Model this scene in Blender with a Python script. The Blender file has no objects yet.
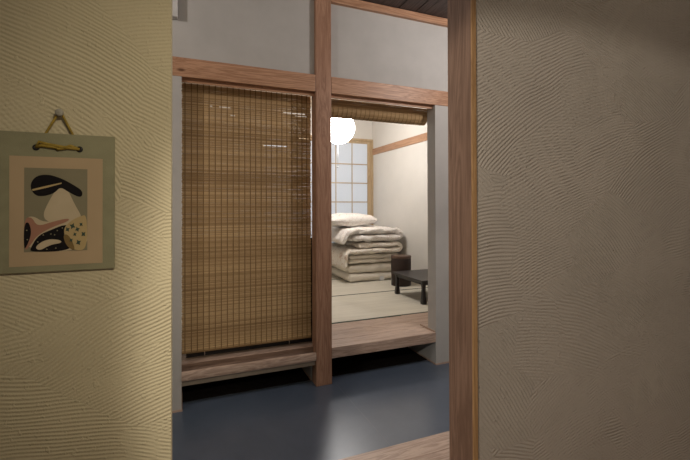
import bpy, bmesh, math, random
from mathutils import Vector, Matrix, noise
random.seed(7)
S = bpy.context.scene
COL = S.collection

# ------------------------------------------------------------ camera
F, CX, CY, SHIFT = 398.25, 345.0, 230.0, 25.67
YAW, PITCH, ROLL = math.radians(22.233), math.radians(0.409), math.radians(-0.154)
EYE = Vector((0, 0, 1.35))
fw = Vector((math.sin(YAW)*math.cos(PITCH), math.cos(YAW)*math.cos(PITCH), math.sin(PITCH)))
rt = Vector((math.cos(YAW), -math.sin(YAW), 0)); up = rt.cross(fw)
r2 = rt*math.cos(ROLL)+up*math.sin(ROLL); u2 = -rt*math.sin(ROLL)+up*math.cos(ROLL)
cam = bpy.data.cameras.new('camera'); cam.sensor_width = 36; cam.lens = F/690*36
cam.shift_y = -SHIFT/690; cam.clip_start = 0.02
camo = bpy.data.objects.new('camera', cam); COL.objects.link(camo)
camo.matrix_world = Matrix(((r2.x, u2.x, -fw.x, 0), (r2.y, u2.y, -fw.y, 0), (r2.z, u2.z, -fw.z, EYE.z), (0, 0, 0, 1)))
S.camera = camo

def at(px, py, X=None, Y=None, Z=None):
    """the place a photograph pixel shows on the plane x=X, y=Y or z=Z"""
    d = fw + r2*((px-CX)/F) + u2*((CY-SHIFT-py)/F)
    # principal row sits SHIFT above the centre
    if Y is not None: k = (Y-EYE.y)/d.y
    elif Z is not None: k = (Z-EYE.z)/d.z
    else: k = (X-EYE.x)/d.x
    return EYE + d*k

# ------------------------------------------------------------ world, light, exposure
W = bpy.data.worlds.new('world'); S.world = W; W.use_nodes = True
bg = W.node_tree.nodes['Background']; bg.inputs[0].default_value = (0.90, 0.94, 1.0, 1); bg.inputs[1].default_value = 1.35
S.view_settings.view_transform = 'Standard'; S.view_settings.look = 'None'
S.view_settings.gamma = 1; S.view_settings.use_curve_mapping = False
S.view_settings.exposure = 0.0
def lamp(name, kind, loc, energy, color, size=0.1, target=None, **kw):
    l = bpy.data.lights.new(name, kind); l.energy = energy; l.color = color
    if kind == 'AREA': l.shape = 'DISK'; l.size = size
    else: l.shadow_soft_size = size
    for k, v in kw.items(): setattr(l, k, v)
    o = bpy.data.objects.new(name, l); COL.objects.link(o); o.location = loc
    if target is not None: o.rotation_euler = (Vector(target)-Vector(loc)).to_track_quat('-Z', 'Y').to_euler()
    return o
LANTERN_GLOW = 36.0
lamp('left_entry_fill_light', 'POINT', (-1.1, 1.8, 2.60), 30, (1.0, 0.94, 0.90), 0.06)  # added fill, source unseen: brightens the plaster column at the left
lamp('entry_lamp_light', 'POINT', (2.35, 1.62, 2.66), 47, (1.0, 0.955, 0.94), 0.06)
lamp('near_spot_light', 'SPOT', (0.55, -0.95, 2.38), 78, (1.0, 0.90, 0.72), 0.04, (0.18, 0.98, 1.42), spot_size=math.radians(39), spot_blend=1.0)
_az, _el, _p = math.radians(66), math.radians(-32.5), Vector((-0.9, -0.3, 2.2))
lamp('near_wall_light', 'SPOT', _p, 94, (1.0, 0.93, 0.82), 0.03, _p+Vector((math.sin(_az)*math.cos(_el), math.cos(_az)*math.cos(_el), math.sin(_el))), spot_size=math.radians(59), spot_blend=0.2)
lamp('near_room_light', 'POINT', (1.15, -0.9, 2.30), 13, (1.0, 0.86, 0.68), 0.05)

# ------------------------------------------------------------ dimensions
D = 2.866            # face of the posts between entry and room
DB = 2.985            # back of that wall
XC, XP, XQ, XR = -0.004, 0.933, 1.059, 2.009
ZS = 0.275           # raised floor
YE = 1.59            # edge of the near raised floor
NW, NB = 0.98, 1.086 # near wall
Y1, Y2, Y3, YB = 3.453, 4.50, 5.55, 6.321
XW = 3.111
CE, CR, CN = 2.995, 3.02, 2.72

# ------------------------------------------------------------ materials
def mat(name, rough=0.6, spec=0.3):
    m = bpy.data.materials.new(name); m.use_nodes = True
    nt = m.node_tree; b = nt.nodes['Principled BSDF']
    b.inputs['Roughness'].default_value = rough
    b.inputs['Specular IOR Level'].default_value = spec
    return m, nt, b
def N(nt, t, **kw):
    n = nt.nodes.new(t)
    for k, v in kw.items():
        if isinstance(k, str) and hasattr(n, k): setattr(n, k, v)
        else: n.inputs[k].default_value = v
    return n
def ramp(nt, src, stops):
    r = nt.nodes.new('ShaderNodeValToRGB'); e = r.color_ramp.elements
    while len(e) > 1: e.remove(e[0])
    e[0].position = stops[0][0]; e[0].color = (*stops[0][1], 1)
    for p, c in stops[1:]:
        q = e.new(p); q.color = (*c, 1)
    nt.links.new(src, r.inputs[0]); return r
def coords(nt, scale=(1, 1, 1), rot=(0, 0, 0), loc=(0, 0, 0)):
    tc = nt.nodes.new('ShaderNodeTexCoord'); mp = nt.nodes.new('ShaderNodeMapping')
    mp.inputs['Scale'].default_value = scale; mp.inputs['Rotation'].default_value = rot; mp.inputs['Location'].default_value = loc
    nt.links.new(tc.outputs['Object'], mp.inputs[0]); return mp.outputs[0]
def noisetex(nt, vec, scale, detail=4, rough=0.55, dist=0.0):
    n = nt.nodes.new('ShaderNodeTexNoise'); n.inputs['Scale'].default_value = scale
    n.inputs['Detail'].default_value = detail; n.inputs['Roughness'].default_value = rough
    n.inputs['Distortion'].default_value = dist
    nt.links.new(vec, n.inputs['Vector']); return n.outputs['Fac']
def bump(nt, b, h, strength=0.3, dist=0.002):
    n = nt.nodes.new('ShaderNodeBump'); n.inputs['Strength'].default_value = strength
    n.inputs['Distance'].default_value = dist; nt.links.new(h, n.inputs['Height'])
    nt.links.new(n.outputs[0], b.inputs['Normal']); return n
def mth(nt, op, a, b=None, c=None):
    n = nt.nodes.new('ShaderNodeMath'); n.operation = op
    for i, v in enumerate((a, b, c)):
        if v is None: continue
        if isinstance(v, (int, float)): n.inputs[i].default_value = v
        else: nt.links.new(v, n.inputs[i])
    return n.outputs[0]

def plain(name, c, rough=0.6, spec=0.3, var=0.12, scale=8, bs=0.0, bsc=200):
    m, nt, b = mat(name, rough, spec)
    f = noisetex(nt, coords(nt), scale)
    r = ramp(nt, f, [(0.3, tuple(x*(1-var) for x in c)), (0.7, tuple(min(1, x*(1+var)) for x in c))])
    nt.links.new(r.outputs[0], b.inputs['Base Color'])
    if bs: bump(nt, b, noisetex(nt, coords(nt), bsc, 3), bs, 0.001)
    return m

def wood(name, axis, lo, hi, rough=0.5, scale=1.0, knots=True, spec=0.35, off=0.0):
    """grain runs along the given axis"""
    m, nt, b = mat(name, rough, spec)
    sc = [16*scale]*3; sc[axis] = 1.1*scale
    v = coords(nt, tuple(sc), loc=(off, off*0.7, off*1.3))
    g = noisetex(nt, v, 1.0, 5, 0.6, 1.2)
    rings = mth(nt, 'FRACT', mth(nt, 'MULTIPLY', g, 7.0))
    tri = mth(nt, 'ABSOLUTE', mth(nt, 'SUBTRACT', rings, 0.5))
    sc2 = [160*scale]*3; sc2[axis] = 4*scale
    fine = noisetex(nt, coords(nt, tuple(sc2)), 1.0, 3, 0.6)
    mix = mth(nt, 'ADD', mth(nt, 'MULTIPLY', tri, 0.9), mth(nt, 'MULTIPLY', fine, 0.55))
    r = ramp(nt, mix, [(0.18, lo), (0.75, hi)])
    out = r.outputs[0]
    # long slow variation of tone
    sc3 = [3*scale]*3; sc3[axis] = 0.7
    lv = noisetex(nt, coords(nt, tuple(sc3), loc=(3.1+off, 1.7, 0.4)), 1.0, 2)
    mx = nt.nodes.new('ShaderNodeMixRGB'); mx.blend_type = 'MULTIPLY'; mx.inputs[0].default_value = 1
    rr = ramp(nt, lv, [(0.3, (0.78, 0.74, 0.70)), (0.7, (1.0, 1.0, 1.0))])
    nt.links.new(out, mx.inputs[1]); nt.links.new(rr.outputs[0], mx.inputs[2]); out = mx.outputs[0]
    if knots:
        sk = [5*scale]*3; sk[axis] = 2.2*scale
        vo = nt.nodes.new('ShaderNodeTexVoronoi'); vo.inputs['Scale'].default_value = 1
        nt.links.new(coords(nt, tuple(sk), loc=(0.3+off, 0.9, 0.15)), vo.inputs['Vector'])
        kr = ramp(nt, vo.outputs['Distance'], [(0.03, (0.22, 0.13, 0.09)), (0.075, (1, 1, 1))])
        mk = nt.nodes.new('ShaderNodeMixRGB'); mk.blend_type = 'MULTIPLY'; mk.inputs[0].default_value = 0.85
        nt.links.new(out, mk.inputs[1]); nt.links.new(kr.outputs[0], mk.inputs[2]); out = mk.outputs[0]
    nt.links.new(out, b.inputs['Base Color'])
    bump(nt, b, mix, 0.25, 0.0012)
    return m

def combed(name, c, seed, w1, w2, st):
    """plaster combed in overlapping sweeping arcs"""
    m, nt, b = mat(name, 0.75, 0.25)
    co = coords(nt, (1, 1, 1), loc=(seed, 0, seed*0.6))
    wob = nt.nodes.new('ShaderNodeTexNoise'); wob.inputs['Scale'].default_value = 3.0; wob.inputs['Detail'].default_value = 2
    nt.links.new(co, wob.inputs['Vector'])
    ws = nt.nodes.new('ShaderNodeVectorMath'); ws.operation = 'MULTIPLY_ADD'
    ws.inputs[1].default_value = (0.06, 0, 0.06)
    nt.links.new(wob.outputs['Color'], ws.inputs[0]); nt.links.new(co, ws.inputs[2])
    def layer(scale, radius, freq, loc):
        mp = nt.nodes.new('ShaderNodeMapping'); mp.inputs['Location'].default_value = loc
        nt.links.new(ws.outputs[0], mp.inputs[0])
        mp.inputs['Scale'].default_value = (1, 0, 1.35)
        vo = nt.nodes.new('ShaderNodeTexVoronoi'); vo.inputs['Scale'].default_value = scale
        nt.links.new(mp.outputs[0], vo.inputs['Vector'])
        sep = nt.nodes.new('ShaderNodeSeparateXYZ'); nt.links.new(vo.outputs['Color'], sep.inputs[0])
        rel = nt.nodes.new('ShaderNodeVectorMath'); rel.operation = 'SUBTRACT'
        nt.links.new(mp.outputs[0], rel.inputs[0]); nt.links.new(vo.outputs['Position'], rel.inputs[1])
        flat = nt.nodes.new('ShaderNodeVectorMath'); flat.operation = 'MULTIPLY'; flat.inputs[1].default_value = (1, 0, 1/1.35)
        nt.links.new(rel.outputs[0], flat.inputs[0])
        sp = nt.nodes.new('ShaderNodeSeparateXYZ'); nt.links.new(flat.outputs[0], sp.inputs[0])
        # arc centre below / above and aside of the stroke
        ang = mth(nt, 'MULTIPLY_ADD', sep.outputs[0], 1.6, -0.9+math.pi/2)
        cx = mth(nt, 'MULTIPLY', mth(nt, 'COSINE', ang), radius)
        cz = mth(nt, 'MULTIPLY', mth(nt, 'SINE', ang), radius)
        sx = mth(nt, 'ADD', sp.outputs[0], mth(nt, 'ADD', cx, mth(nt, 'MULTIPLY', sep.outputs[1], 0.1)))
        sz = mth(nt, 'ADD', sp.outputs[2], cz)
        d = mth(nt, 'SQRT', mth(nt, 'ADD', mth(nt, 'MULTIPLY', sx, sx), mth(nt, 'MULTIPLY', sz, sz)))
        s = mth(nt, 'SINE', mth(nt, 'MULTIPLY', d, freq))
        return s, vo, sep
    s1, v1, c1 = layer(2.4, 1.1, 2*math.pi/w1, (0, 0, 0))
    s2, v2, c2 = layer(3.2, 1.3, 2*math.pi/w2, (4.3, 0, 2.2))
    # the later strokes cross the earlier ones in places
    sel = ramp(nt, c2.outputs[2], [(0.42, (0, 0, 0)), (0.46, (1, 1, 1))])
    mixs = nt.nodes.new('ShaderNodeMixRGB'); nt.links.new(sel.outputs[0], mixs.inputs[0])
    nt.links.new(s1, mixs.inputs[1])
    both = mth(nt, 'ADD', mth(nt, 'MULTIPLY', s1, 0.45), mth(nt, 'MULTIPLY', s2, 0.6)); nt.links.new(both, mixs.inputs[2])
    grit = noisetex(nt, co, 150, 3, 0.7)
    amp = mth(nt, 'MULTIPLY_ADD', noisetex(nt, co, 7, 2), 1.2, 0.15)
    h = mth(nt, 'ADD', mth(nt, 'MULTIPLY', mixs.outputs[0], mth(nt, 'MULTIPLY', amp, 0.5)), mth(nt, 'MULTIPLY', grit, 0.9))
    blob = ramp(nt, noisetex(nt, co, 85, 1), [(0.66, (0, 0, 0)), (0.74, (1, 1, 1))])
    h = mth(nt, 'ADD', h, mth(nt, 'MULTIPLY', blob.outputs[0], 0.7))
    r = ramp(nt, noisetex(nt, co, 3, 3), [(0.3, tuple(x*0.95 for x in c)), (0.7, tuple(x*1.05 for x in c))])
    nt.links.new(r.outputs[0], b.inputs['Base Color'])
    bump(nt, b, h, st, 0.0022)
    return m

CED_LO, CED_HI = (0.33, 0.165, 0.09), (0.59, 0.345, 0.215)
M_wx = wood('cedar_along_x', 0, CED_LO, CED_HI, 0.45)
M_wz = wood('cedar_upright', 2, (0.28, 0.145, 0.09), (0.49, 0.285, 0.185), 0.5, off=1.3)
M_jamb = wood('brown_jamb_wood', 2, (0.18, 0.105, 0.07), (0.32, 0.20, 0.14), 0.55, off=4.2)
M_jambedge = wood('lamplit_edge_wood', 2, (0.34, 0.19, 0.08), (0.50, 0.30, 0.14), 0.5, knots=False)  # jamb edge: the warm lamplight on it is put into the golden colour
M_board = wood('floor_board_wood', 0, (0.36, 0.25, 0.195), (0.63, 0.48, 0.39), 0.4, off=2.6)
M_ceil = wood('dark_ceiling_board', 1, (0.045, 0.032, 0.03), (0.11, 0.085, 0.08), 0.6, knots=False)
M_pale = wood('pale_cypress', 2, (0.50, 0.37, 0.22), (0.66, 0.52, 0.34), 0.5, knots=False)
M_nag = wood('orange_cedar_rail', 1, (0.40, 0.22, 0.13), (0.58, 0.36, 0.23), 0.5, knots=False)
M_left = combed('combed_plaster_left', (0.55, 0.47, 0.30), 0.0, 0.0082, 0.0076, 0.65)
M_right = combed('combed_plaster_right', (0.465, 0.405, 0.34), 5.7, 0.0115, 0.0105, 1.0)
M_plast = plain('grey_sand_plaster', (0.475, 0.455, 0.43), 0.85, 0.2, 0.05, 5, 0.5, 260)
M_room = plain('cream_wall_plaster', (0.72, 0.695, 0.655), 0.85, 0.2, 0.03, 3, 0.3, 220)
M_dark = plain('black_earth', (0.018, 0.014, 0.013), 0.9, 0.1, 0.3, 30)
M_black = plain('black_lacquer', (0.02, 0.016, 0.016), 0.35, 0.4, 0.2, 12)
M_strip = plain('beige_board', (0.36, 0.30, 0.24), 0.7)
M_tag = plain('white_tag', (0.75, 0.75, 0.75), 0.7)

def mortar():
    m, nt, b = mat('blue_grey_mortar', 0.42, 0.8)
    f = noisetex(nt, coords(nt), 2.2, 6, 0.65, 0.6)
    r = ramp(nt, f, [(0.25, (0.070, 0.092, 0.130)), (0.75, (0.112, 0.138, 0.185))])
    nt.links.new(r.outputs[0], b.inputs['Base Color'])
    rr = ramp(nt, noisetex(nt, coords(nt, loc=(2, 1, 0)), 3, 3), [(0.1, (0.27,)*3), (0.9, (0.33,)*3)])
    nt.links.new(rr.outputs[0], b.inputs['Roughness'])
    bump(nt, b, noisetex(nt, coords(nt), 5, 3), 0.10, 0.002)
    return m
M_floor = mortar()

def tatami():
    m, nt, b = mat('tatami_straw', 0.7, 0.25)
    w = nt.nodes.new('ShaderNodeTexWave'); w.bands_direction = 'Y'; w.inputs['Scale'].default_value = 60; w.inputs['Distortion'].default_value = 0.4
    nt.links.new(coords(nt), w.inputs['Vector'])
    f = noisetex(nt, coords(nt, (2, 60, 2)), 1, 4)
    r = ramp(nt, f, [(0.3, (0.57, 0.535, 0.45)), (0.7, (0.70, 0.66, 0.57))])
    nt.links.new(r.outputs[0], b.inputs['Base Color']); bump(nt, b, w.outputs['Fac'], 0.2, 0.001)
    return m
M_tat = tatami()
M_heri = plain('green_black_border', (0.05, 0.065, 0.045), 0.8)

def bamboo():
    m, nt, b = mat('bamboo_slats', 0.6, 0.3)
    at_ = nt.nodes.new('ShaderNodeAttribute'); at_.attribute_name = 'tone'
    f = noisetex(nt, coords(nt, (3, 90, 300)), 1, 3)
    t = mth(nt, 'ADD', mth(nt, 'MULTIPLY', at_.outputs['Fac'], 0.75), mth(nt, 'MULTIPLY', f, 0.4))
    r = ramp(nt, t, [(0.1, (0.21, 0.12, 0.05)), (0.5, (0.44, 0.285, 0.135)), (0.95, (0.66, 0.46, 0.24))])
    nt.links.new(r.outputs[0], b.inputs['Base Color'])
    tr = nt.nodes.new('ShaderNodeBsdfTranslucent'); nt.links.new(r.outputs[0], tr.inputs[0])
    ms = nt.nodes.new('ShaderNodeMixShader'); ms.inputs[0].default_value = 0.12
    nt.links.new(b.outputs[0], ms.inputs[1]); nt.links.new(tr.outputs[0], ms.inputs[2])
    nt.links.new(ms.outputs[0], nt.nodes['Material Output'].inputs[0])
    return m
M_bam = bamboo()
M_thread = plain('brown_thread', (0.25, 0.155, 0.07), 0.8)

def cotton(name, c, pat):
    m, nt, b = mat(name, 0.85, 0.15)
    f = noisetex(nt, coords(nt), 5, 3)
    r = ramp(nt, f, [(0.3, tuple(x*0.94 for x in c)), (0.7, c)])
    out = r.outputs[0]
    if pat:
        n = noisetex(nt, coords(nt, loc=(1, 2, 3)), 9, 2, 0.5, 1.5)
        line = mth(nt, 'ABSOLUTE', mth(nt, 'SUBTRACT', n, 0.5))
        lr = ramp(nt, line, [(0.006, pat), (0.02, (1, 1, 1))])
        mx = nt.nodes.new('ShaderNodeMixRGB'); mx.blend_type = 'MULTIPLY'; mx.inputs[0].default_value = 0.7
        nt.links.new(out, mx.inputs[1]); nt.links.new(lr.outputs[0], mx.inputs[2]); out = mx.outputs[0]
    nt.links.new(out, b.inputs['Base Color'])
    bump(nt, b, noisetex(nt, coords(nt), 28, 4, 0.6, 0.8), 0.5, 0.012)
    return m
M_cot = cotton('ivory_cotton', (0.86, 0.80, 0.70), None)
M_cot2 = cotton('cream_cotton_print', (0.86, 0.80, 0.71), (0.72, 0.52, 0.44))
M_white = cotton('white_cotton_print', (0.92, 0.88, 0.84), (0.72, 0.62, 0.58))

def paper_glow():
    m, nt, b = mat('lantern_paper', 0.8, 0.1)
    b.inputs['Base Color'].default_value = (0.9, 0.88, 0.84, 1)
    f = noisetex(nt, coords(nt), 12, 2)
    r = ramp(nt, f, [(0.3, (1.0, 0.95, 0.90)), (0.7, (1.0, 0.97, 0.94))])
    nt.links.new(r.outputs[0], b.inputs['Emission Color'])
    b.inputs['Emission Strength'].default_value = LANTERN_GLOW
    return m
M_glow = paper_glow()

def shoji_paper():
    m, nt, b = mat('shoji_paper', 0.9, 0.1)
    f = noisetex(nt, coords(nt), 40, 4)
    r = ramp(nt, f, [(0.3, (0.76, 0.78, 0.80)), (0.7, (0.82, 0.83, 0.85))])
    nt.links.new(r.outputs[0], b.inputs['Base Color'])
    tr = nt.nodes.new('ShaderNodeBsdfTranslucent'); tr.inputs[0].default_value = (0.82, 0.85, 0.88, 1)
    ms = nt.nodes.new('ShaderNodeMixShader'); ms.inputs[0].default_value = 0.5
    nt.links.new(b.outputs[0], ms.inputs[1]); nt.links.new(tr.outputs[0], ms.inputs[2])
    nt.links.new(ms.outputs[0], nt.nodes['Material Output'].inputs[0])
    return m
M_shoji = shoji_paper()

# ------------------------------------------------------------ mesh helpers
def link(name, me, m=None, parent=None, smooth=False):
    if m: me.materials.append(m)
    if smooth:
        for p in me.polygons: p.use_smooth = True
    o = bpy.data.objects.new(name, me); COL.objects.link(o)
    if parent:
        o.parent = parent; w = Vector((0, 0, 0)); q = parent
        while q: w += Vector(q.location); q = q.parent
        o.location = -w
    return o
def boxes(name, L, m, parent=None, bevel=0.0, seg=2):
    """one mesh from a list of (x0,x1,y0,y1,z0,z1)"""
    bm = bmesh.new()
    for x0, x1, y0, y1, z0, z1 in L:
        r = bmesh.ops.create_cube(bm, size=1)
        for v in r['verts']:
            v.co = Vector(((x0+x1)/2+v.co.x*(x1-x0), (y0+y1)/2+v.co.y*(y1-y0), (z0+z1)/2+v.co.z*(z1-z0)))
    if bevel: bmesh.ops.bevel(bm, geom=list(bm.edges), offset=bevel, segments=seg, affect='EDGES', profile=0.6)
    me = bpy.data.meshes.new(name); bm.to_mesh(me); bm.free()
    return link(name, me, m, parent)
def pydata(name, V, Fc, m, parent=None, smooth=False):
    me = bpy.data.meshes.new(name); me.from_pydata([tuple(v) for v in V], [], Fc); me.update()
    return link(name, me, m, parent, smooth)
def extrude_x(name, prof, x0, x1, m, parent=None, nx=1, fn=None, smooth=False):
    """closed (y,z) profile swept along x"""
    V = []; Fc = []; n = len(prof)
    for i in range(nx+1):
        x = x0+(x1-x0)*i/nx
        for y, z in prof:
            V.append(fn(x, y, z) if fn else (x, y, z))
    for i in range(nx):
        for j in range(n):
            a = i*n+j; b = i*n+(j+1) % n
            Fc.append((a, b, b+n, a+n))
    Fc.append(tuple(range(n))[::-1]); Fc.append(tuple(range(nx*n, nx*n+n)))
    return pydata(name, V, Fc, m, parent, smooth)
def lathe(name, prof, c, m, parent=None, n=40, smooth=True):
    V = []; Fc = []; k = len(prof)
    for i in range(n):
        a = 2*math.pi*i/n
        for r, z in prof: V.append((c[0]+r*math.cos(a), c[1]+r*math.sin(a), c[2]+z))
    for i in range(n):
        for j in range(k-1):
            Fc.append((i*k+j, ((i+1) % n)*k+j, ((i+1) % n)*k+j+1, i*k+j+1))
    Fc.append(tuple(i*k for i in range(n))[::-1]); Fc.append(tuple(i*k+k-1 for i in range(n)))
    return pydata(name, V, Fc, m, parent, smooth)
def tube(name, pts, r, m, parent=None, n=8, r_end=None):
    V = []; Fc = []; pts = [Vector(p) for p in pts]
    for i, p in enumerate(pts):
        t = (pts[min(i+1, len(pts)-1)]-pts[max(i-1, 0)]).normalized()
        a = t.cross(Vector((0.13, 1, 0.07))).normalized(); b = t.cross(a)
        rr = r if r_end is None else r+(r_end-r)*i/(len(pts)-1)
        for k in range(n):
            q = 2*math.pi*k/n; V.append(p+a*rr*math.cos(q)+b*rr*math.sin(q))
    for i in range(len(pts)-1):
        for k in range(n):
            Fc.append((i*n+k, i*n+(k+1) % n, (i+1)*n+(k+1) % n, (i+1)*n+k))
    Fc.append(tuple(range(n))[::-1]); Fc.append(tuple(range((len(pts)-1)*n, len(pts)*n)))
    return pydata(name, V, Fc, m, parent, True)
def empty(name, loc, label, cat, group=None):
    o = bpy.data.objects.new(name, None); COL.objects.link(o); o.location = loc; o.empty_display_size = 0.1
    o['label'] = label; o['category'] = cat
    if group: o['group'] = group
    bpy.context.view_layer.update(); return o
def tag(o, label, cat, group=None):
    o['label'] = label; o['category'] = cat
    if group: o['group'] = group
    return o
def struct(o, label=None):
    o['kind'] = 'structure'
    if label: o['label'] = label
    return o

# ------------------------------------------------------------ setting: entry passage
XL0, XL1 = -2.2, 4.2
struct(boxes('floor', [(XL0, XL1, 1.0, 3.6, -0.12, 0)], M_floor), 'blue-grey mortar floor of the sunken entry')
seams = boxes('trim_1', [(at(353.4, 403.6, Z=0).x-0.0015, at(353.4, 403.6, Z=0).x+0.0015, 1.6, D, 0, 0.0006)], plain('floor_seam', (0.20, 0.215, 0.245), 0.5))
struct(seams, 'faint seam line across the mortar floor')
cb = []; bx = [XL0]
while bx[-1] < XL1: bx.append(bx[-1]+0.455)
for a, b_ in zip(bx[:-1], bx[1:]): cb.append((a+0.002, b_-0.002, 1.2, 3.05, CE, CE+0.02))
cb.append((XL0, XL1, 1.2, 3.05, CE+0.012, CE+0.04))
struct(boxes('ceiling', cb, M_ceil), 'dark boarded ceiling above the entry')
cbat = boxes('trim_2', [(x-0.006, x+0.006, NB, D, CE-0.006, CE+0.001) for x in (0.9, 1.36, 1.66, 1.82, 2.3, 2.8)], M_ceil); struct(cbat)

# wall above the beam, recessed behind posts, and flanking plaster columns
struct(boxes('wall_back', [(XL0, XL1, D+0.030, DB-0.002, 2.30, CE+0.02), (XL0, XC, D, DB, 0, 2.226), (XR, XL1, D, DB, 0, 2.226)], M_plast),
       'grey plaster wall between entry and tatami room')
struct(boxes('trim_3', [(XL0, XP-0.001, D-0.004, DB+0.01, 2.225, 2.353)], M_wx, bevel=0.004), 'cedar beam above the lowered bamboo blind')
struct(boxes('trim_4', [(XQ+0.001, XL1, D-0.004, DB+0.01, 2.225, 2.353)], M_wx, bevel=0.004), 'cedar beam above the raised bamboo blind')
struct(boxes('trim_5', [(XQ+0.001, XL1, D-0.004, D+0.03, 2.93, 2.990)], M_wx, bevel=0.003), 'cedar ceiling trim right of the post')
struct(boxes('trim_6', [(XL0, XP-0.001, D-0.004, D+0.03, 2.93, 2.990)], M_wx, bevel=0.003), 'cedar ceiling trim left of the post')
struct(boxes('trim_7', [(XP, XQ, D-0.006, 2.966, 0, CE)], M_wz, bevel=0.005), 'square cedar post standing on the mortar floor')
# inner lintel groove piece under each beam
struct(boxes('trim_8', [(XC, XP, D+0.035, D+0.045, 2.200, 2.2255)], M_wx))
struct(boxes('trim_9', [(XQ, XR, D+0.035, D+0.045, 2.200, 2.2255)], M_wx))

# sills
SB = 0.192
def left_sill(x, y, z):
    w = noise.noise(Vector((x*5, y*20, z*9)))*0.006 + noise.noise(Vector((x*1.7, 3, z*3)))*0.008
    if z > 0.22 and y < 2.937: z = z + w*0.6
    return (x, y + (w*0.5 if y < 2.9 else 0), z)
prof = [(2.995, SB), (2.995, 0.282), (2.945, 0.282), (2.940, 0.279), (2.938, 0.248), (2.926, 0.238), (2.906, 0.238), (2.888, 0.250), (2.873, 0.256), (2.861, 0.248), (2.857, 0.232), (2.857, 0.21), (2.859, 0.198), (2.866, SB)]
sill = extrude_x('trim_10', prof[::-1], XC, XP+0.0, M_board, nx=50, fn=left_sill, smooth=False)
sill.data.materials.append(wood('shaded_groove_wood', 0, (0.14, 0.09, 0.065), (0.30, 0.20, 0.15), 0.6, knots=False))  # groove faces: the hollow's shade is put into a darker wood colour
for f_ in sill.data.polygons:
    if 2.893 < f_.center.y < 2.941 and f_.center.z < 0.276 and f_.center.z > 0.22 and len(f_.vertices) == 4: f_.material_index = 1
struct(sill, 'thick waney cedar sill under the lowered blind')
struct(boxes('trim_11', [(XC, XP, D+0.03, D+0.06, 0.150, SB+0.002)], M_strip), 'beige board under the waney sill')
struct(boxes('trim_12', [(XQ, XR, D, D+0.17, SB, ZS)], M_board, bevel=0.004), 'cedar sill edge of the raised room')
fl = []
yy = D+0.1715
for wdt in (0.205, 0.205):
    fl.append((XQ, XR, yy, yy+wdt-0.0015, SB+0.03, ZS)); yy += wdt
struct(boxes('floor', fl, M_board, bevel=0.0012, seg=1), 'broad cedar boards inside the raised room')
# recess below the sills
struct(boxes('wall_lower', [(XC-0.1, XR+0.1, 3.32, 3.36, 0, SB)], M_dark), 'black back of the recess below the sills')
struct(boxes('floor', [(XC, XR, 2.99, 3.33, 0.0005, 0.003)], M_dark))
struct(boxes('wall_lower_side', [(XP-0.001, XQ-0.01, DB, 3.33, 0.0, SB)], M_plast))
struct(boxes('wall_lower_side', [(XR, XR+0.04, DB, 3.33, 0.0, SB)], M_plast))
struct(boxes('wall_lower_side', [(XC-0.04, XC, DB, 3.33, 0.0, SB)], M_plast))
M_bt = plain('pinkish_base_trim', (0.46, 0.33, 0.26), 0.6)
struct(boxes('baseboard_back', [(XR, XL1, D-0.006, D, 0, 0.012), (XR-0.006, XR, D-0.006, 3.3, 0, 0.012), (XL0, XC, D-0.006, D, 0, 0.012),
       (XC, XC+0.006, D-0.006, 3.3, 0, 0.012), (XP-0.008, XP-0.001, DB, 3.3, 0, 0.014), (XR-0.008, XR, D+0.01, 3.1, ZS, ZS+0.012)], M_bt), 'thin wooden base strip')

# passage ends and near wall
struct(boxes('wall_left', [(XL0-0.05, XL0, -2.6, 6.4, 0, CE)], M_plast))
struct(boxes('wall_right', [(XL1, XL1+0.05, -2.6, D+0.1, 0, CE)], M_plast))

# near room
XE = at(171.3, 230, Y=NW).x
XJ = at(470.6, 230, Y=NW).x
ZH = 2.12
struct(boxes('wall_front_left', [(XL0, XE, NW, NB, ZS-0.02, CE)], M_left), 'yellowish combed plaster wall carrying the hanging print')
struct(boxes('wall_front_right', [(XJ+0.020, XL1, NW, NB, ZS-0.02, CE)], M_right), 'brown-grey combed plaster wall at the right')
struct(boxes('wall_front_top', [(XE-0.001, XJ+0.03, NW+0.001, NB, ZH, CE)], M_left))
struct(boxes('trim_13', [(XJ, XJ+0.0205, NW-0.004, NB+0.004, ZS, ZH)], M_jamb, bevel=0.002), 'dark brown wooden jamb of the near opening')
struct(boxes('trim_14', [(XJ+0.0, XJ+0.0175, NW-0.009, NW-0.0035, ZS, ZH)], M_jambedge, bevel=0.0015), 'wooden edge strip of the jamb, golden lamplight in its colour')
nb = []; yy = YE
for k in range(22):
    w_ = 0.115 if k == 0 else 0.165
    nb.append((XL0, XL1, yy-w_+0.0012, yy, ZS-0.04, ZS)); yy -= w_
struct(boxes('floor', nb, M_board, bevel=0.002, seg=1), 'pinkish plank floor of the near room')
struct(boxes('wall_lower', [(XL0, XL1, YE-0.05, YE-0.02, 0, ZS-0.04)], M_dark))
struct(boxes('ceiling', [(XL0, XL1, -2.6, NW, CN, CN+0.03)], M_plast))
struct(boxes('wall_behind', [(XL0, XL1, -2.65, -2.6, 0, CE)], M_plast))

# tatami room
XRL = -1.2
struct(boxes('wall_right', [(XW, XW+0.05, DB, YB+0.05, 0, CR)], M_room), 'cream plaster side wall of the tatami room')
struct(boxes('wall_left', [(XRL-0.05, XRL, DB, YB+0.05, 0, CR)], M_room))
struct(boxes('ceiling', [(XRL, XW, DB, YB, CR, CR+0.03)], plain('pale_ceiling', (0.62, 0.52, 0.40), 0.7)))
zn1 = 2.37; zn0 = 2.262
struct(boxes('trim_15', [(XW-0.016, XW+0.001, DB, YB, zn0, zn1)], M_nag, bevel=0.002), 'orange cedar rail along the room side wall')
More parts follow.
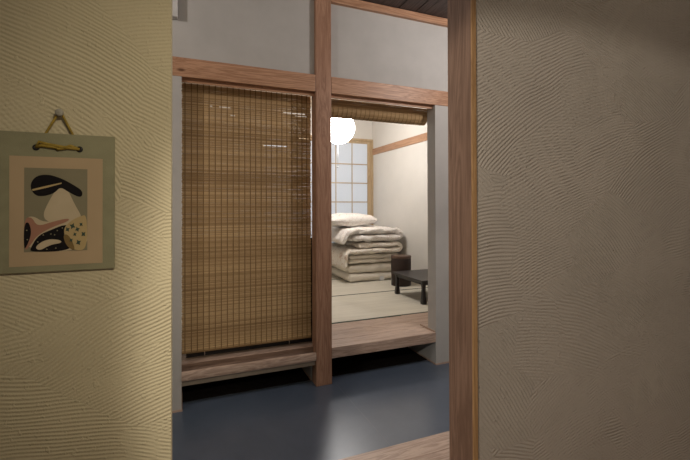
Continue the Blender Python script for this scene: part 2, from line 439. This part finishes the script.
# shoji window in back wall
sx1 = at(370.8, 200, Y=YB).x; sxi = at(367.4, 200, Y=YB).x
zt = at(365, 141.0, Y=YB).z; zti = at(365, 143.8, Y=YB).z
m2 = at(352.0, 170, Y=YB).x; m1 = at(335.8, 170, Y=YB).x; cw = m2-m1
zr = [at(352, y, Y=YB).z for y in (164.2, 183.0, 202.0)]; chh = (zr[0]-zr[2])/2
sx0 = sx1-1.9; zb0 = 0.62
struct(boxes('wall_back', [(XRL, sx0, YB, YB+0.06, 0, CR), (sx1+0.03, XW+0.02, YB, YB+0.06, 0, CR), (sx0, sx1+0.03, YB, YB+0.06, zt+0.0, CR), (sx0, sx1+0.03, YB, YB+0.06, 0, zb0)], M_room),
       'cream back wall around the paper window')
win = struct(boxes('window_1', [(sx1, sx1+0.035, YB-0.03, YB+0.05, zb0, zt+0.03), (sx0-0.03, sx0, YB-0.03, YB+0.05, zb0, zt+0.03), (sx0, sx1, YB-0.03, YB+0.05, zt-0.005, zt+0.03), (sx0, sx1, YB-0.03, YB+0.05, zb0-0.03, zb0)], M_pale, bevel=0.002),
      'pale wooden shoji window with white paper panes')
xm = (sx0+sx1)/2
for i, (a, b_) in enumerate(((xm, sx1-0.001), (sx0+0.001, xm+0.03))):
    y0 = YB-0.012+i*0.026
    sash = boxes('sash', [(sxi if i == 0 else b_-0.03, b_, y0, y0+0.024, zb0, zt-0.006), (a, a+0.03, y0, y0+0.024, zb0, zt-0.006), (a+0.03, sxi if i == 0 else b_-0.03, y0, y0+0.024, zti-0.004, zt-0.006), (a+0.03, sxi if i == 0 else b_-0.03, y0, y0+0.024, zb0, zb0+0.06)], M_pale, win, 0.0015)
    g = []
    x = m1 + cw*3
    while x > a+0.04:
        x -= cw
        if a+0.05 < x < b_-0.05: g.append((x-0.006, x+0.006, y0+0.004, y0+0.016, zb0+0.05, zti))
    z = zr[0]
    while z > zb0+0.08:
        g.append((a+0.02, b_-0.02, y0+0.003, y0+0.015, z-0.008, z+0.008)); z -= chh
    boxes('lattice', g, M_pale, sash)
    boxes('paper', [(a+0.01, b_-0.01, y0+0.017, y0+0.0185, zb0+0.03, zt-0.01)], M_shoji, sash)
struct(boxes('floor', [(XRL, XW, DB+0.02, YB, ZS-0.07, ZS-0.05)], M_dark))
struct(boxes('floor', [(XRL, XQ, 3.0, Y1, ZS-0.05, ZS)], M_board))
struct(boxes('floor', [(XR, XW, DB, Y1, ZS-0.05, ZS)], M_board))

# ------------------------------------------------------------ tatami mats
def mat_thing(x0, x1, y0, y1, label):
    t = empty('tatami_mat', ((x0+x1)/2, (y0+y1)/2, ZS-0.05), label, 'tatami mat', 'tatami mats on the room floor')
    boxes('straw_mat', [(x0, x1, y0+0.027, y1-0.002, ZS-0.05, ZS)], M_tat, t, 0.002)
    boxes('cloth_border', [(x0, x1, y0+0.0005, y0+0.0275, ZS-0.05, ZS+0.0008)], M_heri, t)
mat_thing(1.13, XW-0.002, Y1, Y2, 'tatami mat nearest the wooden boards, under the black low table')
mat_thing(1.13, XW-0.002, Y2, Y3, 'middle tatami mat under the brown bin and front of the futon stack')
mat_thing(1.13, XW-0.002, Y3, YB, 'farthest tatami mat below the shoji window, behind the futon stack')
struct(boxes('floor', [(XRL, 1.128, Y1, YB, ZS-0.05, ZS)], M_tat))

# ------------------------------------------------------------ bamboo blinds
BY = 3.004
def slat_mesh(name, x0, x1, rows, parent, tseed, holes=()):
    """rows: list of (y,z,height,depth,normal angle)"""
    rnd = random.Random(tseed); V = []; Fc = []; T = []
    nx = 60 if holes else 14
    for (y, z, h, ang) in rows:
        tone = rnd.random()*0.6+0.2+0.2*math.sin(z*23)*rnd.random()
        ph = rnd.random()*6; e0 = rnd.uniform(-0.003, 0.003); e1 = rnd.uniform(-0.003, 0.003)
        ca, sa = math.cos(ang), math.sin(ang); b0 = len(V)
        for i in range(nx+1):
            x = x0+e0+(x1+e1-x0-e0)*i/nx
            dz = 0.0006*math.sin(i*11.2/nx+ph)
            for (q, w) in ((-1, 0), (0, -1), (1, 0), (0, 1)):
                a = q*h*0.5; c = w*0.0011
                V.append((x, y+c*ca-a*sa, z+a*ca+c*sa+dz)); T.append(tone)
        cut = [h_ for h_ in holes if abs(h_[2]-z) < h*0.5]
        for i in range(nx):
            xm_ = x0+(x1-x0)*(i+0.5)/nx
            if any(h_[0] < xm_ < h_[1] for h_ in cut): continue
            for j in range(4):
                a = b0+i*4+j; b = b0+i*4+(j+1) % 4
                Fc.append((a, b, b+4, a+4))
        Fc.append((b0, b0+1, b0+2, b0+3)); k = b0+nx*4; Fc.append((k+3, k+2, k+1, k))
    o = pydata(name, V, Fc, M_bam, parent)
    at_ = o.data.attributes.new('tone', 'FLOAT', 'POINT')
    at_.data.foreach_set('value', T)
    return o
bl0 = XC+0.002; bl1 = at(310.8, 230, Y=BY).x
zb = at(311, 336.6, Y=BY).z; ztop = 2.2238
blind = empty('bamboo_blind', ((bl0+bl1)/2, BY, zb), 'brown bamboo slat blind lowered to the waney sill left of the post', 'bamboo blind', 'bamboo blinds under the beam')
rows = []; z = ztop; rnd = random.Random(3)
gaps = {}
gz = sorted(gaps, reverse=True)
while z > zb+0.006:
    h = rnd.uniform(0.0042, 0.0088)
    rows.append((BY, z-h/2, h*1.06, 0))
    z -= h
    if gz and z < gz[0]: z -= gaps[gz.pop(0)]
holes = []
for p0x, p1x, py0 in ((219, 230, 107), (231.5, 234, 115.5), (283, 305, 112.5), (263, 288, 145), (211, 213, 106), (300, 309, 138), (296, 306, 116)):
    a_, b_ = at(p0x, py0, Y=BY), at(p1x, py0, Y=BY); holes.append((a_.x, b_.x, a_.z))
bsl = slat_mesh('slats', bl0, bl1, rows, blind, 5, holes)
th = []; x = bl0+0.02; k = 0
while x < bl1-0.008:
    th.append((x-0.0034, x+0.0034, BY-0.0025, BY-0.0014, zb, ztop+0.003)); th.append((x-0.0016, x+0.0016, BY+0.0014, BY+0.0024, zb, ztop))
    x += 0.0405+rnd.uniform(-0.002, 0.002)
boxes('binding_thread', th, M_thread, bsl)
boxes('head_rail', [(bl0, bl1, BY+0.004, BY+0.016, ztop-0.03, ztop-0.012)], M_wx, blind)
boxes('bottom_rail', [(bl0, bl1, BY-0.004, BY+0.004, zb-0.006, zb+0.004)], M_thread, blind)
for px in (204.5, 289):
    p = at(px, 348, Y=BY)
    tube('hook_string', [(p.x, BY, zb), (p.x+0.002, BY-0.002, zb-0.02), (p.x+0.001, BY, zb-0.04)], 0.0018, M_bt, blind, 6)

rb = empty('bamboo_blind', ((XQ+XR)/2, BY, 2.03), 'brown bamboo blind rolled up under the beam above the room entrance', 'bamboo blind', 'bamboo blinds under the beam')
rows = []; z = 2.2235
while z > 2.150:
    h = rnd.uniform(0.0045, 0.0085); rows.append((BY-0.0, z-h/2, h*1.05, 0)); z -= h
RR = 0.064; RY = BY+0.062; zc = at(331.3, 117.7, Y=RY).z+RR+0.001
a = math.radians(90); tot = math.radians(90-3*360)
while a > tot:
    r = RR-0.006*(math.radians(90)-a)/(2*math.pi)
    h = rnd.uniform(0.005, 0.0085); da = h/r
    m_ = a-da/2
    rows.append((BY-0.0-r*math.cos(m_), zc+r*math.sin(m_), h*1.08, math.pi+m_-math.pi+0 if False else -(m_-0) if False else math.atan2(math.sin(m_-math.pi/2), math.cos(m_-math.pi/2))+math.pi/2 if False else m_*0+0))
    rows[-1] = (RY-r*math.cos(m_), zc+r*math.sin(m_), h*1.1, -m_)
    a -= da
rsl = slat_mesh('slats', XQ-0.03, XR+0.02, rows, rb, 9)
# bands of thread wound round the roll
V = []; Fc = []
x = XQ-0.01
while x < XR+0.01:
    b0 = len(V); n = 28
    for i in range(n):
        q = 2*math.pi*i/n; rr = RR+0.0022
        V += [(x-0.0028, RY-rr*math.cos(q), zc+rr*math.sin(q)), (x+0.0028, RY-rr*math.cos(q), zc+rr*math.sin(q))]
    for i in range(n):
        j = (i+1) % n; Fc.append((b0+2*i, b0+2*i+1, b0+2*j+1, b0+2*j))
    x += 0.0405
pydata('binding_thread', V, Fc, M_thread, rsl)
boxes('head_rail', [(XQ-0.03, XR+0.02, BY+0.004, BY+0.016, 2.185, 2.200)], M_wx, rb)

# assumed black cabinet, unseen; added to keep the gap under the blind dark
cabx0, cabx1 = XC+0.03, 1.10
cab = empty('assumed_low_cabinet', (0.55, 3.25, ZS), 'assumed black low cabinet, unseen behind the lowered bamboo blind', 'cabinet')
boxes('body', [(cabx0, cabx1, 3.07, 3.44, ZS, 1.08)], M_black, cab, 0.003)
boxes('top', [(cabx0-0.01, cabx1+0.01, 3.06, 3.445, 1.08, 1.105)], M_black, cab, 0.003)
for i in range(3):
    w_ = (cabx1-cabx0)/3
    d_ = boxes('door', [(cabx0+i*w_+0.004, cabx0+(i+1)*w_-0.004, 3.054, 3.07, ZS+0.03, 1.07)], M_black, cab, 0.002)

# ------------------------------------------------------------ paper lantern
lc = Vector(at(338.8, 128.0, Y=4.75)); LR = 0.17*1.0
rp = at(353.6, 128.0, Y=4.75); LR = (rp-lc).length*0.985
lan = empty('paper_lantern', (lc.x, lc.y, lc.z-LR), 'glowing round white paper lantern hanging beside the post, above the futons', 'lantern')
pr = []
K = 44
for i in range(K+1):
    q = -math.pi/2+0.16+(math.pi-0.32)*i/K
    pr.append((LR*math.cos(q)*(1-0.018*(i % 2)), LR*math.sin(q)))
sh = lathe('paper_shade', pr, lc, M_glow, lan, 32)
boxes('cap_ring', [(lc.x-0.03, lc.x+0.03, lc.y-0.03, lc.y+0.03, lc.z+LR*0.985, lc.z+LR*1.0+0.01)], M_tag, lan)
tube('hanging_cord', [(lc.x, lc.y, lc.z+LR), (lc.x, lc.y, CR)], 0.003, M_tag, lan, 8)
pcd = at(337.9, 167, Y=4.75)
pcord = tube('pull_cord', [(pcd.x, lc.y, lc.z-LR*0.98), (pcd.x, lc.y, pcd.z)], 0.0036, M_tag, lan, 6)
pz = at(338, 159, Y=4.75).z
lathe('pull_knob', [(0.001, -0.010), (0.008, -0.006), (0.009, 0.004), (0.003, 0.011)], (pcd.x, lc.y, pcd.z), M_tag, pcord, 14)
lathe('pull_knob', [(0.001, -0.006), (0.006, 0), (0.002, 0.007)], (pcd.x, lc.y, pz), M_tag, pcord, 14)

# ------------------------------------------------------------ futon stack
def ribbon(path, h, y0, y1, wr, seed, edge=0.05, ny=46, ridge=0.0, sag=None, step=0.02):
    """a thick quilted sheet whose folded outline (x,z path) is drawn out along y"""
    P = [Vector((p[0], 0, p[1])) for p in path]
    # resample evenly
    L = [0]
    for a_, b_ in zip(P[:-1], P[1:]): L.append(L[-1]+(b_-a_).length)
    n = max(8, int(L[-1]/step)); Q = []
    for i in range(n+1):
        s = L[-1]*i/n; k = 0
        while k < len(L)-2 and L[k+1] < s: k += 1
        f = (s-L[k])/max(1e-9, L[k+1]-L[k]); Q.append(P[k].lerp(P[k+1], f))
    for _ in range(3):
        Q = [Q[0]]+[(Q[i-1]+Q[i]*2+Q[i+1])/4 for i in range(1, n)]+[Q[-1]]
    nr = []
    for i in range(n+1):
        t = (Q[min(i+1, n)]-Q[max(i-1, 0)]).normalized(); nr.append(Vector((-t.z, 0, t.x)))
    V = []; Fc = []; ncap = 5
    def ring(hh):
        R = []
        for i in range(n+1): R.append((Q[i]+nr[i]*hh, i/n))
        t = (Q[n]-Q[n-1]).normalized()
        for c in range(1, ncap):
            q = math.pi*c/ncap; R.append((Q[n]+nr[n]*hh*math.cos(q)+t*hh*math.sin(q), 1))
        for i in range(n, -1, -1): R.append((Q[i]-nr[i]*hh, i/n))
        t = (Q[0]-Q[1]).normalized()
        for c in range(1, ncap):
            q = math.pi*c/ncap; R.append((Q[0]-nr[0]*hh*math.cos(q)+t*hh*math.sin(q), 0))
        return R
    m = None
    for j in range(ny+1):
        y = y0+(y1-y0)*(0.5-0.5*math.cos(math.pi*j/ny))
        d = min(y-y0, y1-y)
        f = 1 if d > edge else math.sqrt(max(0.0, 1-(1-d/edge)**2))
        hh = h*(0.10+0.90*f)
        R = ring(hh); m = len(R)
        for (p, s) in R:
            q = Vector((p.x*6, y*6, p.z*9+seed*7))
            w1 = noise.noise(q)*wr
            w2 = noise.noise(Vector((p.x*19, y*19+seed, p.z*26)))*wr*0.45
            gather = noise.noise(Vector((p.x*55, seed, s*60)))*wr*0.6*(1-f) if d < edge*1.4 else 0
            v = Vector((p.x+w2*0.8, y+noise.noise(Vector((p.x*7, seed*3, p.z*12)))*wr*0.9*(1-f if d < edge else 0)+gather, p.z+w1*0.7+w2))
            if sag: v = sag(v)
            V.append(v)
    for j in range(ny):
        for i in range(m):
            a_ = j*m+i; b_ = j*m+(i+1) % m
            Fc.append((a_, a_+m, b_+m, b_))
    # close the two y ends: pair both sides of the sheet
    top = list(range(n+1)); bot = [n+1+(ncap-1)+(n-i) for i in range(n+1)]
    for j, flip in ((0, False), (ny, True)):
        for i in range(n):
            q = (j*m+top[i], j*m+top[i+1], j*m+bot[i+1], j*m+bot[i]); Fc.append(q[::-1] if flip else q)
        c1 = tuple(j*m+k for k in [top[n]]+list(range(n+1, n+ncap))+[bot[n]])
        c0 = tuple(j*m+k for k in [bot[0]]+list(range(2*n+2+ncap-1, m))+[top[0]])
        for c in (c1, c0): Fc.append(c[::-1] if flip else c)
    return V, Fc
def zig(x0, x1, z0, th, n, start=1, r=None):
    """zigzag fold path: n layers of thickness th between x0 and x1"""
    pts = []; r = r or th/2
    for k in range(n):
        z = z0+th*(k+0.5)
        a_, b_ = (x0, x1) if (k % 2 == 0) == (start == 1) else (x1, x0)
        s = 1 if b_ > a_ else -1
        pts.append((a_+s*(r if k else 0), z))
        pts.append((b_-s*(r if k < n-1 else 0), z))
        if k < n-1:
            for q in (0.2, 0.4, 0.6, 0.8):
                an = -math.pi/2+math.pi*q
                pts.append((b_-s*r+s*r*math.cos(an), z+th/2+th/2*math.sin(an)))
    return pts
SX0, SX1, SY0, SY1 = 2.19, 3.005, 5.19, 6.24
def futon(name, label, cat, path, h, y0, y1, wr, seed, m, **kw):
    V, Fc = ribbon(path, h, y0, y1, wr, seed, **kw)
    o = pydata(name, V, Fc, m, None, True)
    return tag(o, label, cat)
# two mattresses, each folded, one on the other
def slouch(amount, z0):
    return lambda v: Vector((v.x, v.y, max(z0, v.z)))
h1 = 0.064
m_a = futon('futon_mattress', 'ivory futon mattress folded in two, lowest of the bedding stack', 'futon', zig(SX0+0.04, SX1-0.01, ZS+0.004, 0.125, 2, 1), 0.0585, SY0, SY1, 0.017, 1, M_cot, sag=slouch(0, ZS+0.002))
z1 = ZS+0.268
m_b = futon('futon_mattress', 'ivory futon mattress folded in two on top of the lowest mattress', 'futon', zig(SX0+0.02, SX1-0.015, z1, 0.062, 2, 1), 0.0300, SY0-0.005, SY1, 0.014, 2.3, M_cot)
m_a['group'] = m_b['group'] = 'folded futon mattresses'
z2 = z1+0.128
path_c = [(SX0-0.075, z2-0.150), (SX0-0.070, z2-0.05), (SX0-0.055, z2+0.02), (SX0+0.0, z2+0.050), (SX0+0.2, z2+0.048), (SX0+0.5, z2+0.046), (SX1-0.03, z2+0.046),
          (SX1+0.0, z2+0.056), (SX1+0.015, z2+0.086), (SX1+0.0, z2+0.116), (SX1-0.03, z2+0.128), (SX0+0.5, z2+0.126), (SX0+0.16, z2+0.126)]
q1 = futon('comforter', 'cream comforter folded with a corner drooping over the mattresses, below the puffy quilt', 'comforter', path_c, 0.036, SY0-0.05, SY1, 0.030, 4.1, M_cot2, edge=0.07)
z3 = z2+0.184
path_q = [(SX0+0.08, z3+0.045), (SX0+0.3, z3+0.045), (SX1-0.06, z3+0.048), (SX1-0.01, z3+0.060), (SX1+0.012, z3+0.090), (SX1-0.01, z3+0.122), (SX1-0.06, z3+0.138),
          (SX0+0.5, z3+0.150), (SX0+0.1, z3+0.152), (SX0-0.03, z3+0.135), (SX0-0.075, z3+0.09), (SX0-0.10, z3+0.03)]
q2 = futon('quilt', 'puffy white quilt folded over, directly under the pillow', 'quilt', path_q, 0.045, SY0-0.06, SY1-0.02, 0.034, 7.7, M_white, edge=0.075)
tg = at(381.8, 280.5, Y=SY0-0.012)
boxes('care_tag', [(tg.x-0.035, tg.x+0.035, SY0-0.014, SY0-0.012, ZS+0.006, ZS+0.07)], M_tag, m_a)
# pillow
def pillow(c, a_, b_, hh, seed):
    V = []; Fc = []; n = 40; mrows = 22
    for i in range(mrows+1):
        ph = -math.pi/2+math.pi*i/mrows
        for j in range(n):
            t = 2*math.pi*j/n
            ct, st = math.cos(t), math.sin(t); e = 0.55
            x = a_*math.copysign(abs(ct)**e, ct)*math.cos(ph)**0.45 if math.cos(ph) > 1e-6 else 0
            y = b_*math.copysign(abs(st)**e, st)*math.cos(ph)**0.45 if math.cos(ph) > 1e-6 else 0
            z = hh*math.copysign(abs(math.sin(ph))**1.1, math.sin(ph))*(0.55+0.45*math.cos(t*2)**2)
            w = noise.noise(Vector((x*9, y*9, z*9+seed)))*0.02
            V.append((c[0]+x, c[1]+y+w*0.5, c[2]+z*(1-0.25*(x/a_)**2)+w))
    for i in range(mrows):
        for j in range(n):
            Fc.append((i*n+j, i*n+(j+1) % n, (i+1)*n+(j+1) % n, (i+1)*n+j))
    return V, Fc
z4 = z3+0.20
pc = at(350, 222, Y=5.50)
V, Fc = pillow((pc.x-0.02, 5.55, z4+0.100), 0.44, 0.27, 0.105, 1.0)
tag(pydata('pillow', V, Fc, M_white, None, True), 'plump cream pillow lying on top of the bedding stack', 'pillow')

# ------------------------------------------------------------ bin
M_binm = plain('dark_brown_bentwood', (0.040, 0.025, 0.020), 0.5, 0.3, 0.2, 14)
bc = (2.795, 4.80, ZS+0.001)
R0, BH = 0.136, 0.408
bn = empty('waste_bin', bc, 'dark brown cylindrical wooden bin between futon stack and low table', 'bin')
lathe('body', [(0.01, 0.0), (R0-0.003, 0.0), (R0, 0.004), (R0, BH-0.004), (R0-0.003, BH), (R0-0.016, BH), (R0-0.018, BH-0.004), (R0-0.018, 0.03), (0.01, 0.03)], bc, M_binm, bn, 56)
lathe('rim_band', [(R0-0.0005, BH-0.035), (R0+0.0025, BH-0.033), (R0+0.0025, BH-0.003), (R0-0.0005, BH-0.001)], bc, plain('brown_rim', (0.12, 0.075, 0.055), 0.4), bn, 56)

# ------------------------------------------------------------ low table
tb = empty('low_table', (2.68, 3.96, ZS), 'black lacquered low wooden table on tatami by the side wall', 'table')
tx0, tx1, ty0, ty1, tz = 2.415, 3.05, 3.70, 4.39, 0.545
boxes('table_top', [(tx0, tx1, ty0, ty1, tz-0.022, tz)], M_black, tb, 0.005)
boxes('apron', [(tx0+0.05, tx1-0.05, ty0+0.045, ty0+0.062, tz-0.060, tz-0.0222), (tx0+0.05, tx1-0.05, ty1-0.062, ty1-0.045, tz-0.060, tz-0.0222),
                (tx0+0.045, tx0+0.062, ty0+0.062, ty1-0.062, tz-0.060, tz-0.0222), (tx1-0.062, tx1-0.045, ty0+0.062, ty1-0.062, tz-0.060, tz-0.0222)], M_black, tb)
for lx, ly in ((tx0+0.055, ty0+0.055), (tx0+0.055, ty1-0.055), (tx1-0.055, ty0+0.055), (tx1-0.055, ty1-0.055)):
    V = []; Fc = []; hs = [(0, 0.027), (0.02, 0.028), (0.09, 0.021), (0.17, 0.019), (0.22, 0.022), (tz-0.0225-ZS, 0.032)]
    for z, w in hs:
        c = w*0.3
        for dx, dy in ((-w+c, -w), (w-c, -w), (w, -w+c), (w, w-c), (w-c, w), (-w+c, w), (-w, w-c), (-w, -w+c)): V.append((lx+dx, ly+dy, ZS+0.0012+z*0.995))
    for i in range(len(hs)-1):
        for j in range(8): Fc.append((i*8+j, i*8+(j+1) % 8, (i+1)*8+(j+1) % 8, (i+1)*8+j))
    Fc.append(tuple(range(8))[::-1]); Fc.append(tuple(range(40, 48)))
    pydata('leg', V, Fc, M_black, tb)

# ------------------------------------------------------------ hanging print
PY = NW-0.008
def pp(px, py, y=PY): return at(px, py, Y=y)
TR, BRp = pp(114.3, 136.7), pp(115.2, 268.3)
xr = (TR.x+BRp.x)/2; zt_, zb_ = TR.z, BRp.z
pl, prr = pp(9.3, 200).x, pp(102.6, 200).x
xl = pl-(xr-prr)
M_sage = plain('sage_woven_cloth', (0.27, 0.25, 0.15), 0.9, 0.1, 0.08, 25, 0.6, 500)
M_paper = plain('buff_paper', (0.44, 0.32, 0.19), 0.85, 0.1, 0.05, 9)
art = empty('hanging_print', ((xl+xr)/2, PY, zb_), 'framed print on sage cloth panel hanging from yellow cord on left wall', 'picture')
boxes('backing_panel', [(xl, xr, PY, NW-0.0025, zb_, zt_)], M_sage, art, 0.0015)
boxes('mount_paper', [(pl, prr, PY-0.0006, PY, pp(55, 265, PY).z+0.0, pp(55, 157.2, PY).z)], M_paper, art)
# simple landscape in flat colours
u0, u1 = pp(24.3, 200).x, pp(87.5, 200).x; v0, v1 = pp(55, 168.4).z, pp(55, 251.2).z
def uv(u, v, k): return (u0+(u1-u0)*u, PY-0.0008-0.00015*k, v0+(v1-v0)*v)
cols = {'ground': (0.23, 0.20, 0.125), 'ink': (0.012, 0.010, 0.010), 'pale': (0.50, 0.40, 0.26), 'pink': (0.34, 0.17, 0.11), 'tan': (0.44, 0.32, 0.15), 'leaf': (0.05, 0.075, 0.055), 'brown': (0.20, 0.13, 0.05)}
me = bpy.data.meshes.new('print'); V = []; Fc = []; mi = []; names = list(cols)
for n_ in names: me.materials.append(plain('print_'+n_, cols[n_], 0.85, 0.1, 0.04, 20))
layer = [0]
def poly(pts, c, smooth=True):
    layer[0] += 1; b0 = len(V); P = [Vector(p) for p in pts]
    if smooth:
        for _ in range(3):
            Q = []
            for i in range(len(P)):
                a_, b_ = P[i], P[(i+1) % len(P)]; Q += [a_*0.75+b_*0.25, a_*0.25+b_*0.75]
            P = Q
    cxm = sum((p.x for p in P))/len(P)
    for p in P: V.append(uv(min(1, max(0, p.x)), min(1, max(0, p.y)), layer[0]))
    Fc.append(tuple(range(b0, len(V)))); mi.append(names.index(c))
poly([(0, 0), (1, 0), (1, 1), (0, 1)], 'ground', False)
poly([(0.25, 0.62), (0.40, 0.36), (0.55, 0.20), (0.66, 0.22), (0.78, 0.42), (0.95, 0.64), (0.6, 0.68)], 'pale')        # pale hill
poly([(0.08, 0.22), (0.16, 0.10), (0.36, 0.07), (0.58, 0.12), (0.76, 0.19), (0.93, 0.27), (0.90, 0.36), (0.70, 0.29), (0.56, 0.22), (0.47, 0.30), (0.30, 0.34), (0.16, 0.33)], 'ink')  # dark cloud
poly([(0.12, 0.255), (0.35, 0.21), (0.58, 0.17), (0.58, 0.185), (0.35, 0.235), (0.13, 0.275)], 'tan', False)
poly([(0, 0.62), (0.12, 0.56), (0.32, 0.66), (0.62, 0.60), (0.85, 0.64), (1, 0.72), (1, 1), (0, 1)], 'pale')
poly([(0, 0.60), (0.12, 0.58), (0.20, 0.70), (0.45, 0.64), (0.70, 0.60), (0.70, 0.64), (0.46, 0.70), (0.20, 0.80), (0.10, 0.92), (0.0, 1.0)], 'pink')
poly([(0, 0.66), (0.08, 0.64), (0.12, 0.78), (0.04, 0.94), (0, 0.96)], 'ink')
poly([(0.10, 0.95), (0.22, 0.80), (0.42, 0.74), (0.62, 0.68), (0.72, 0.70), (0.78, 0.86), (0.74, 1.0), (0.1, 1.0)], 'ink')
poly([(0.16, 0.94), (0.34, 0.85), (0.55, 0.86), (0.60, 0.90), (0.40, 0.92), (0.24, 0.99)], 'pale')
poly([(0.60, 0.74), (0.72, 0.64), (0.88, 0.58), (1.0, 0.56), (1.0, 1.0), (0.78, 1.0), (0.68, 0.90)], 'tan')
poly([(0.60, 0.80), (0.70, 0.80), (0.80, 0.96), (0.78, 1.0), (0.66, 0.94)], 'brown')
rr_ = random.Random(11)
for cx_, cy_ in ((0.68, 0.74), (0.76, 0.70), (0.84, 0.74), (0.90, 0.68), (0.94, 0.80), (0.80, 0.80), (0.74, 0.87), (0.86, 0.90)):
    s = rr_.uniform(0.025, 0.042); t0 = rr_.random()*6
    poly([(cx_+s*(1.3 if i % 2 else 0.6)*math.cos(t0+i*math.pi/4), cy_+s*0.8*(1.3 if i % 2 else 0.6)*math.sin(t0+i*math.pi/4)) for i in range(8)], 'leaf', False)
for cx_, cy_ in ((0.30, 0.80), (0.42, 0.79), (0.52, 0.75), (0.60, 0.72), (0.05, 0.74), (0.06, 0.85), (0.48, 0.80), (0.64, 0.80), (0.22, 0.88), (0.50, 0.96), (0.36, 0.97)):
    poly([(cx_+0.012*math.cos(i*math.pi/3), cy_+0.008*math.sin(i*math.pi/3)) for i in range(6)], 'ground', False)
me.from_pydata(V, [], Fc); me.update()
for p, k in zip(me.polygons, mi): p.material_index = k
link('print', me, None, art)
M_cord = plain('yellow_cord', (0.30, 0.20, 0.03), 0.7, 0.3, 0.25, 120)
M_eye = plain('black_eyelet', (0.015, 0.012, 0.012), 0.4)
def ring(name, c, R, r, m, parent):
    V = []; Fc = []; n, k = 20, 8
    for i in range(n):
        a_ = 2*math.pi*i/n
        for j in range(k):
            b_ = 2*math.pi*j/k; q = R+r*math.cos(b_)
            V.append((c[0]+q*math.cos(a_), c[1]+r*0.6*math.sin(b_), c[2]+q*math.sin(a_)))
    for i in range(n):
        for j in range(k): Fc.append((i*k+j, ((i+1) % n)*k+j, ((i+1) % n)*k+(j+1) % k, i*k+(j+1) % k))
    return pydata(name, V, Fc, m, parent, True)
e1, e2 = pp(36.2, 147.4), pp(79.6, 149.4)
for e in (e1, e2): ring('eyelet', (e.x, PY-0.001, e.z), 0.0036, 0.0026, M_eye, art)
cy_ = PY-0.004
tube('front_cord', [(e1.x, PY-0.001, e1.z), (e1.x+0.01, cy_, e1.z+0.004), (e1.x+0.035, cy_, e1.z+0.001), ((e1.x+e2.x)/2, cy_, e1.z-0.002), (e2.x-0.02, cy_, e2.z+0.002), (e2.x, PY-0.001, e2.z)], 0.0032, M_cord, art, 8)
tube('front_cord', [(e1.x, PY-0.001, e1.z), (e1.x+0.006, cy_-0.001, e1.z+0.011), (e1.x+0.02, cy_-0.001, e1.z+0.007), (e1.x+0.05, cy_-0.002, e1.z+0.002), (e2.x-0.015, cy_-0.001, e2.z+0.006), (e2.x, PY-0.001, e2.z)], 0.0028, M_cord, art, 8)
pin = pp(59.5, 113.2, NW-0.012)
ga, gb = pp(45.3, 133.8, NW-0.006), pp(73.2, 135.4, NW-0.006)
tube('hanging_loop', [(ga.x-0.006, NW-0.0045, ga.z-0.02), (ga.x, NW-0.0055, ga.z), (pin.x-0.003, NW-0.009, pin.z), (pin.x, NW-0.009, pin.z+0.0045), (pin.x+0.003, NW-0.009, pin.z), (gb.x, NW-0.0055, gb.z), (gb.x+0.006, NW-0.0045, gb.z-0.02)], 0.0024, M_cord, art, 8)
# push pin with its head towards the viewer
V = []; Fc = []; n = 24; prf = [(0.0012, 0.004), (0.0012, -0.010), (0.0060, -0.011), (0.0078, -0.0135), (0.0070, -0.0165), (0.004, -0.0175), (0.0, -0.018)]
for i in range(n):
    a_ = 2*math.pi*i/n
    for r, y in prf: V.append((pin.x+r*math.cos(a_), NW+y, pin.z+0.001+r*math.sin(a_)))
for i in range(n):
    for j in range(len(prf)-1):
        k = len(prf); Fc.append((i*k+j, i*k+j+1, ((i+1) % n)*k+j+1, ((i+1) % n)*k+j))
Fc.append(tuple(i*len(prf)+len(prf)-1 for i in range(n)))
tag(pydata('wall_pin', V, Fc, plain('grey_pin', (0.36, 0.33, 0.26), 0.5), None, True), 'small grey round pin in left wall holding the yellow cord', 'pin')

# white box high on the far wall at the left
wb = at(177.8, 17.5, Y=D-0.02)
p0 = empty('wall_box', (wb.x-0.2, D, wb.z), 'white wall box high up beside the left wall edge, above the beam', 'box')
boxes('casing', [(wb.x-0.42, wb.x, D-0.03, D+0.021, wb.z, 2.88)], plain('white_casing', (0.62, 0.60, 0.58), 0.6), p0, 0.004)

# ------------------------------------------------------------ lamp fixtures out of frame; the left entry one is added for fill
def ceil_lamp(name, x, y, z, r, label, col):
    t = empty(name, (x, y, z), label, 'lamp')
    lathe('base', [(0.01, -0.02), (r, -0.02), (r, 0.0), (0.01, 0.0)], (x, y, z), M_tag, t, 32)
    tube('stem', [(x, y, z-0.02), (x, y, z-0.12)], 0.006, M_tag, t, 8)
ceil_lamp('ceiling_lamp', 2.35, 1.62, CE-0.001, 0.09, 'round ceiling lamp in the entry, hidden behind the right wall', None)
ceil_lamp('ceiling_lamp', -1.1, 1.8, CE-0.001, 0.09, 'added ceiling lamp fixture for the entry fill light, unseen behind the left wall', None)
ceil_lamp('ceiling_lamp', 1.5, -1.3, CN-0.001, 0.09, 'round ceiling lamp behind the viewer in the near room', None)
